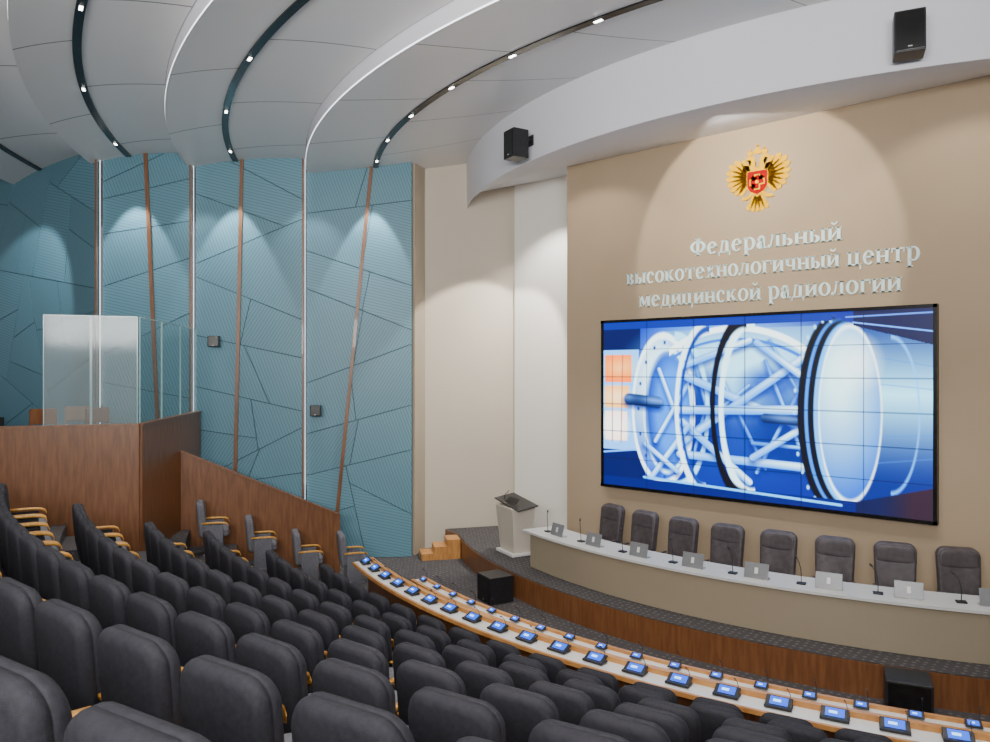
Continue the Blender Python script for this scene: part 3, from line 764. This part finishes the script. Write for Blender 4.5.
def glyph(c):
    g = G()
    if c in 'ий':
        g.stem(.08).stem(.68); g.q.append([(.30,.14),(.30,.32),(.70,.86),(.70,.68)]); w = 1.02
        if c == 'й': g.ring(.50, 1.42, .23, .24, 185, 355, .08, .12)
    elif c == 'н': g.stem(.08).stem(.68).rect(.3,.45,.70,.55); w = 1.02
    elif c == 'л': g.stem(.62,t=2).rect(.26,.91,.66,1).diag(.12,.05,.32,.95,.12).ring(.09,.11,.13,.13,0,360,.13,.13); w = .98
    elif c == 'д': g.rect(.60,.05,.85,1).rect(.24,.91,.85,1).diag(.16,.05,.30,.95,.12).rect(.02,0,.98,.10).rect(.02,-.24,.10,.05).rect(.90,-.24,.98,.05); w = 1.02
    elif c == 'м': g.stem(.08,w=.11).stem(.90,w=S_); g.q += [[(.10,1),(.36,1),(.66,.10),(.50,.10)],[(.50,.10),(.62,.10),(.94,1),(.84,1)]]; w = 1.26
    elif c == 'а': g.rect(.44,.06,.68,.78).ring(.38,.70,.30,.33,0,165,.25,.11).ring(.29,.29,.27,.31).rect(.44,0,.80,.10).ring(.18,.74,.11,.11,0,360,.11,.11).rect(.26,.51,.5,.60); w = .84
    elif c == 'е': g.ring(.44,.5,.42,.52,0,318).rect(.2,.49,.85,.59); w = .90
    elif c == 'о': g.ring(.48,.5,.46,.52); w = .98
    elif c == 'с': g.ring(.44,.5,.42,.52,48,315).ring(.66,.76,.11,.12,0,360,.11,.12); w = .86
    elif c == 'р': g.rect(.12,-.42,.37,1).rect(0.03,-.42,.47,-.335).rect(.02,.91,.2,1).ring(.52,.5,.44,.52,-130,130); w = 1.0
    elif c == 'в': g.stem(.08).ring(.36,.75,.34,.26,-90,90).ring(.38,.27,.40,.28,-90,90).rect(.2,.91,.38,1).rect(.2,.47,.40,.56).rect(.2,0,.40,.09); w = .86
    elif c == 'ь': g.stem(.08).ring(.40,.30,.40,.30,-90,90).rect(.2,.50,.42,.60).rect(.2,0,.42,.09); w = .86
    elif c == 'ы': g.stem(.08).ring(.38,.30,.38,.30,-90,90).rect(.2,.50,.40,.60).rect(.2,0,.40,.09).stem(.88); w = 1.22
    elif c == 'к': g.stem(.08); g.q += [[(.30,.44),(.40,.38),(.76,.92),(.62,.98)],[(.36,.58),(.54,.62),(.98,0),(.66,0)]]; g.rect(.56,.91,.86,1).rect(.62,0,1.02,.08); w = .98
    elif c == 'т': g.stem(.38,t=0).rect(.04,.90,.97,1).rect(.04,.68,.12,.95).rect(.89,.68,.97,.95); w = 1.0
    elif c == 'г': g.stem(.08,t=2).rect(.2,.90,.78,1).rect(.70,.66,.78,.95); w = .80
    elif c == 'х': g.q += [[(.62,0),(.94,0),(.38,1),(.06,1)],[(.10,0),(.24,0),(.88,1),(.74,1)]]; g.rect(0,0,.34,.08).rect(.54,0,1.0,.08).rect(0,.92,.44,1).rect(.64,.92,.96,1); w = 1.0
    elif c == 'ч': g.stem(.62).rect(.08,.55,.33,1).rect(0,.92,.41,1).ring(.38,.62,.30,.26,180,290,.25,.11).rect(.42,.36,.64,.47); w = .98
    elif c == 'ц': g.rect(.08,0,.32,1).rect(0,.92,.40,1).rect(.62,0,.86,1).rect(.54,.92,.94,1).rect(0,0,1.06,.11).rect(.94,-.30,1.06,.05); w = 1.10
    elif c == 'Ф': g.stem(.58,0,1.42,w=.26).ring(.71,.71,.66,.50,0,360,.24,.11); w = 1.44
    else: w = .45
    return g.q, w
GAP = .06
def word(body, x, zb, sx, sy):
    bm = bmesh.new(); cur = 0
    for c in body:
        qs, w = glyph(c)
        for pts in qs:
            f = [bm.verts.new(((cur+px)*sx, -.018, py*sy)) for px, py in pts]; g = [bm.verts.new(((cur+px)*sx, 0, py*sy)) for px, py in pts]
            try:
                bm.faces.new(f); bm.faces.new(g[::-1])
                for i in range(4): bm.faces.new((f[i], g[i], g[(i+1)%4], f[(i+1)%4]))
            except ValueError: pass
        cur += w+GAP
    mk('wall_lettering', bm_done(bm), M['letters'], loc=(x, WY-.001, zb), label='raised pale serif wall letters reading '+body, cat='lettering', group='raised wall lettering')
def line(body, cxp, zb, width, xh):
    ws = [glyph(c)[1]+GAP for c in body]; tot = sum(ws)-GAP; sx = width/tot; x = cxp-width/2
    cur = 0; i = 0
    for wd in body.split(' '):
        word(wd, x+cur*sx, zb, sx, xh)
        cur += sum(ws[i:i+len(wd)]); i += len(wd)
        if i < len(ws): cur += ws[i]; i += 1
line('Федеральный', .25, E+2.20, 2.75, .225)
line('высокотехнологичный центр', .14, E+1.75, 5.3, .225)
line('медицинской радиологии', .15, E+1.28, 4.75, .225)

# ---------------------------------------------------------------- emblem
em = empty('eagle_emblem', (.19, WY-.001, E+3.44), label='golden double-headed eagle emblem with red shield on the wall', cat='emblem')
def flat(name, polys, y0, y1, mat, label=None):
    bm = bmesh.new()
    for pts in polys:
        f = [bm.verts.new((x, y1, z)) for x, z in pts]; g = [bm.verts.new((x, y0, z)) for x, z in pts]; n = len(pts)
        bm.faces.new(f); bm.faces.new(g[::-1])
        for i in range(n): bm.faces.new((f[i], g[i], g[(i+1)%n], f[(i+1)%n]))
    bmesh.ops.triangulate(bm, faces=[f for f in bm.faces if len(f.verts) > 4])
    return mk(name, bm_done(bm), mat, parent=em, label=label)
def feather(x0,z0,ang,L,w):
    c,s=cos(ang),sin(ang); out=[]
    for t,ww in ((0,.35),(.3,.8),(.7,1),(.9,.8),(1,0),(.9,-.8),(.7,-1),(.3,-.8),(0,-.35)):
        out.append((x0+c*t*L-s*ww*w/2, z0+s*t*L+c*ww*w/2))
    return out
for s in (1,-1):
    wings=[]; lines=[]
    A = lambda d: radians(d) if s>0 else radians(180-d)
    for i,(d,L) in enumerate(((66,.34),(50,.43),(35,.47),(20,.46),(5,.44),(-10,.42),(-26,.40),(-42,.37),(-56,.33))):
        wings.append(feather(s*.12, .06, A(d), L+.04, .115))
    wings.append([(s*.02,.2),(s*.12,.27),(s*.25,.30),(s*.30,.18),(s*.26,.02),(s*.16,-.14),(s*.04,-.2)])
    for d in (58,42,27,12,-3,-18,-34,-49): lines.append(feather(s*.12, .06, A(d), .37, .010))
    flat('wing', wings, 0, -.02, M['gold']); flat('feather_lines', lines, -.02, -.023, M['goldline'])
body=[(.0,.24),(.1,.2),(.14,.05),(.13,-.12),(.08,-.25),(0,-.3),(-.08,-.25),(-.13,-.12),(-.14,.05),(-.1,.2)]
flat('eagle_body', [body], 0, -.024, M['gold'])
flat('tail_feathers', [feather(0,-.2,radians(d),.38,.10) for d in (-60,-75,-90,-105,-120)], 0, -.02, M['gold'])
flat('tail_lines', [feather(0,-.22,radians(d),.33,.010) for d in (-67,-82,-98,-113)], -.02, -.023, M['goldline'])
for s in (1,-1):
    flat('eagle_head', [[(s*.0,.15),(s*.10,.17),(s*.13,.26),(s*.11,.33),(s*.13,.38),(s*.18,.385),(s*.245,.34),(s*.22,.40),(s*.19,.44),(s*.13,.46),(s*.07,.43),(s*.04,.36),(s*.03,.26)]], 0, -.026, M['gold'])
    flat('talon', [[(s*.10,-.2),(s*.2,-.28),(s*.27,-.27),(s*.3,-.33),(s*.22,-.34),(s*.15,-.32),(s*.07,-.26)]], 0, -.026, M['gold'])
def crown(x,z,k):
    return [[(x-.06*k,z),(x+.06*k,z),(x+.085*k,z+.07*k),(x+.045*k,z+.10*k),(x,z+.12*k),(x-.045*k,z+.10*k),(x-.085*k,z+.07*k)],
            [(x-.012*k,z+.11*k),(x+.012*k,z+.11*k),(x+.012*k,z+.17*k),(x-.012*k,z+.17*k)],[(x-.032*k,z+.135*k),(x+.032*k,z+.135*k),(x+.032*k,z+.155*k),(x-.032*k,z+.155*k)]]
for x, z, k in ((.13,.46,.7),(-.13,.46,.7),(0,.47,1.0)): flat('crown', crown(x,z,k), 0, -.028, M['gold'])
sh_=[(-.18,.16),(.18,.16),(.18,-.11),(.13,-.19),(0,-.26),(-.13,-.19),(-.18,-.11)]
flat('shield_rim', [[(x*1.07,(z+.03)*1.07-.03) for x,z in sh_]], -.026, -.030, M['gold'])
flat('shield', [sh_], -.030, -.034, M['red'], label='red shield')
# square-armed cross drawn as a gold outline frame around red, with a round gold centre
cc = -.0375
def crosspoly(a, L): return [(-a,L+cc),(a,L+cc),(a,a+cc),(L,a+cc),(L,-a+cc),(a,-a+cc),(a,-L+cc),(-a,-L+cc),(-a,-a+cc),(-L,-a+cc),(-L,a+cc),(-a,a+cc)]
flat('shield_cross', [crosspoly(.055,.14)], -.034, -.038, M['gold'])
flat('cross_inlay', [crosspoly(.031,.116)], -.038, -.041, M['red'])
flat('cross_centre', [[(.034*cos(k*pi/6), cc+.034*sin(k*pi/6)) for k in range(12)]], -.041, -.044, M['gold'])

# ---------------------------------------------------------------- lights
def spot(loc, tgt, w, size, blend=.4, col=(1,.95,.88), r=.05):
    l = bpy.data.lights.new('spot','SPOT'); l.energy=w; l.spot_size=radians(size); l.spot_blend=blend; l.color=col; l.shadow_soft_size=r
    o = bpy.data.objects.new('spot_light', l); COL.objects.link(o); o.location=loc
    o.rotation_euler=(Vector(tgt)-Vector(loc)).to_track_quat('-Z','Y').to_euler(); return o
def area(loc, tgt, w, sx, sy, col=(1,.97,.93), spread=180):
    l = bpy.data.lights.new('area','AREA'); l.shape='RECTANGLE'; l.size=sx; l.size_y=sy; l.energy=w; l.color=col; l.spread=radians(spread)
    o = bpy.data.objects.new('added_fill_light', l); COL.objects.link(o); o.location=loc
    o.rotation_euler=(Vector(tgt)-Vector(loc)).to_track_quat('-Z','Y').to_euler(); return o
spot((.15,10.95,E+3.88),(.15,WY,E+2.95),430,86,.08,(1,.94,.82))
for x in (-3.2,3.4): spot((x,11.4,E+3.88),(x,WY,E+1.6),100,105,.4,(1,.92,.8))
spot((-4.3,13.25,E+4.0),(-7.5,13.7,E-1.2),1250,58,.22,(1,.95,.86))
spot((-5.0,13.7,E+4.1),(-5.2,15.0,E-.5),420,100,.6,(1,.98,.94))
for R in (13.05,16.1,18.2):
    p = wp(R, .75); p.z = E+4.4; q = wp(R, .1); q.z = E+1.2
    spot(p, q, 380, 54, .3, (.94,.98,1))
for R in (14.4,16.8):
    p = wp(R, .9); p.z = E+4.4; q = wp(R, .1); q.z = E-1
    spot(p, q, 100, 75, .5, (.94,.98,1))
spot((-12.5,4.5,E+4.3),(-15,6.3,E+1),380,62,.3,(.92,.97,1))
for R,a in ((12.2,-24),(12.2,-8),(12.2,8),(12.2,22)):
    p = pol(R,a,E+4.4); spot(p,(p.x*.9,11.0,SZ),500,66,.6)
for R in (16.1,18.6):
    for a in (-26,-13,0,13):
        p = pol(R,a,E+4.4); spot(p,(p.x,p.y,0),460,70,.6)
area((3,-2.5,E+3.8),(-4,9,E-1),110,7,2)  # added soft fill from behind the camera, not a fixture of the hall
area((6,-3.0,E+1.6),(-2,7,E+6.5),1300,7,1.5,(1,.985,.96),130)  # added unseen uplight behind the camera, brightens the ceiling
w = bpy.data.worlds.new('World'); bpy.context.scene.world = w; w.use_nodes=True
w.node_tree.nodes['Background'].inputs[0].default_value=(.82,.84,.9,1); w.node_tree.nodes['Background'].inputs[1].default_value=.25

# ---------------------------------------------------------------- camera
cd = bpy.data.cameras.new('Camera'); cd.sensor_width=36; cd.sensor_fit='HORIZONTAL'; cd.lens=747/990*36; cd.clip_start=.05; cd.clip_end=200
cam = bpy.data.objects.new('Camera', cd); COL.objects.link(cam); cam.location=CAM; cam.rotation_euler=(pi/2,0,YAW)
bpy.context.scene.camera = cam
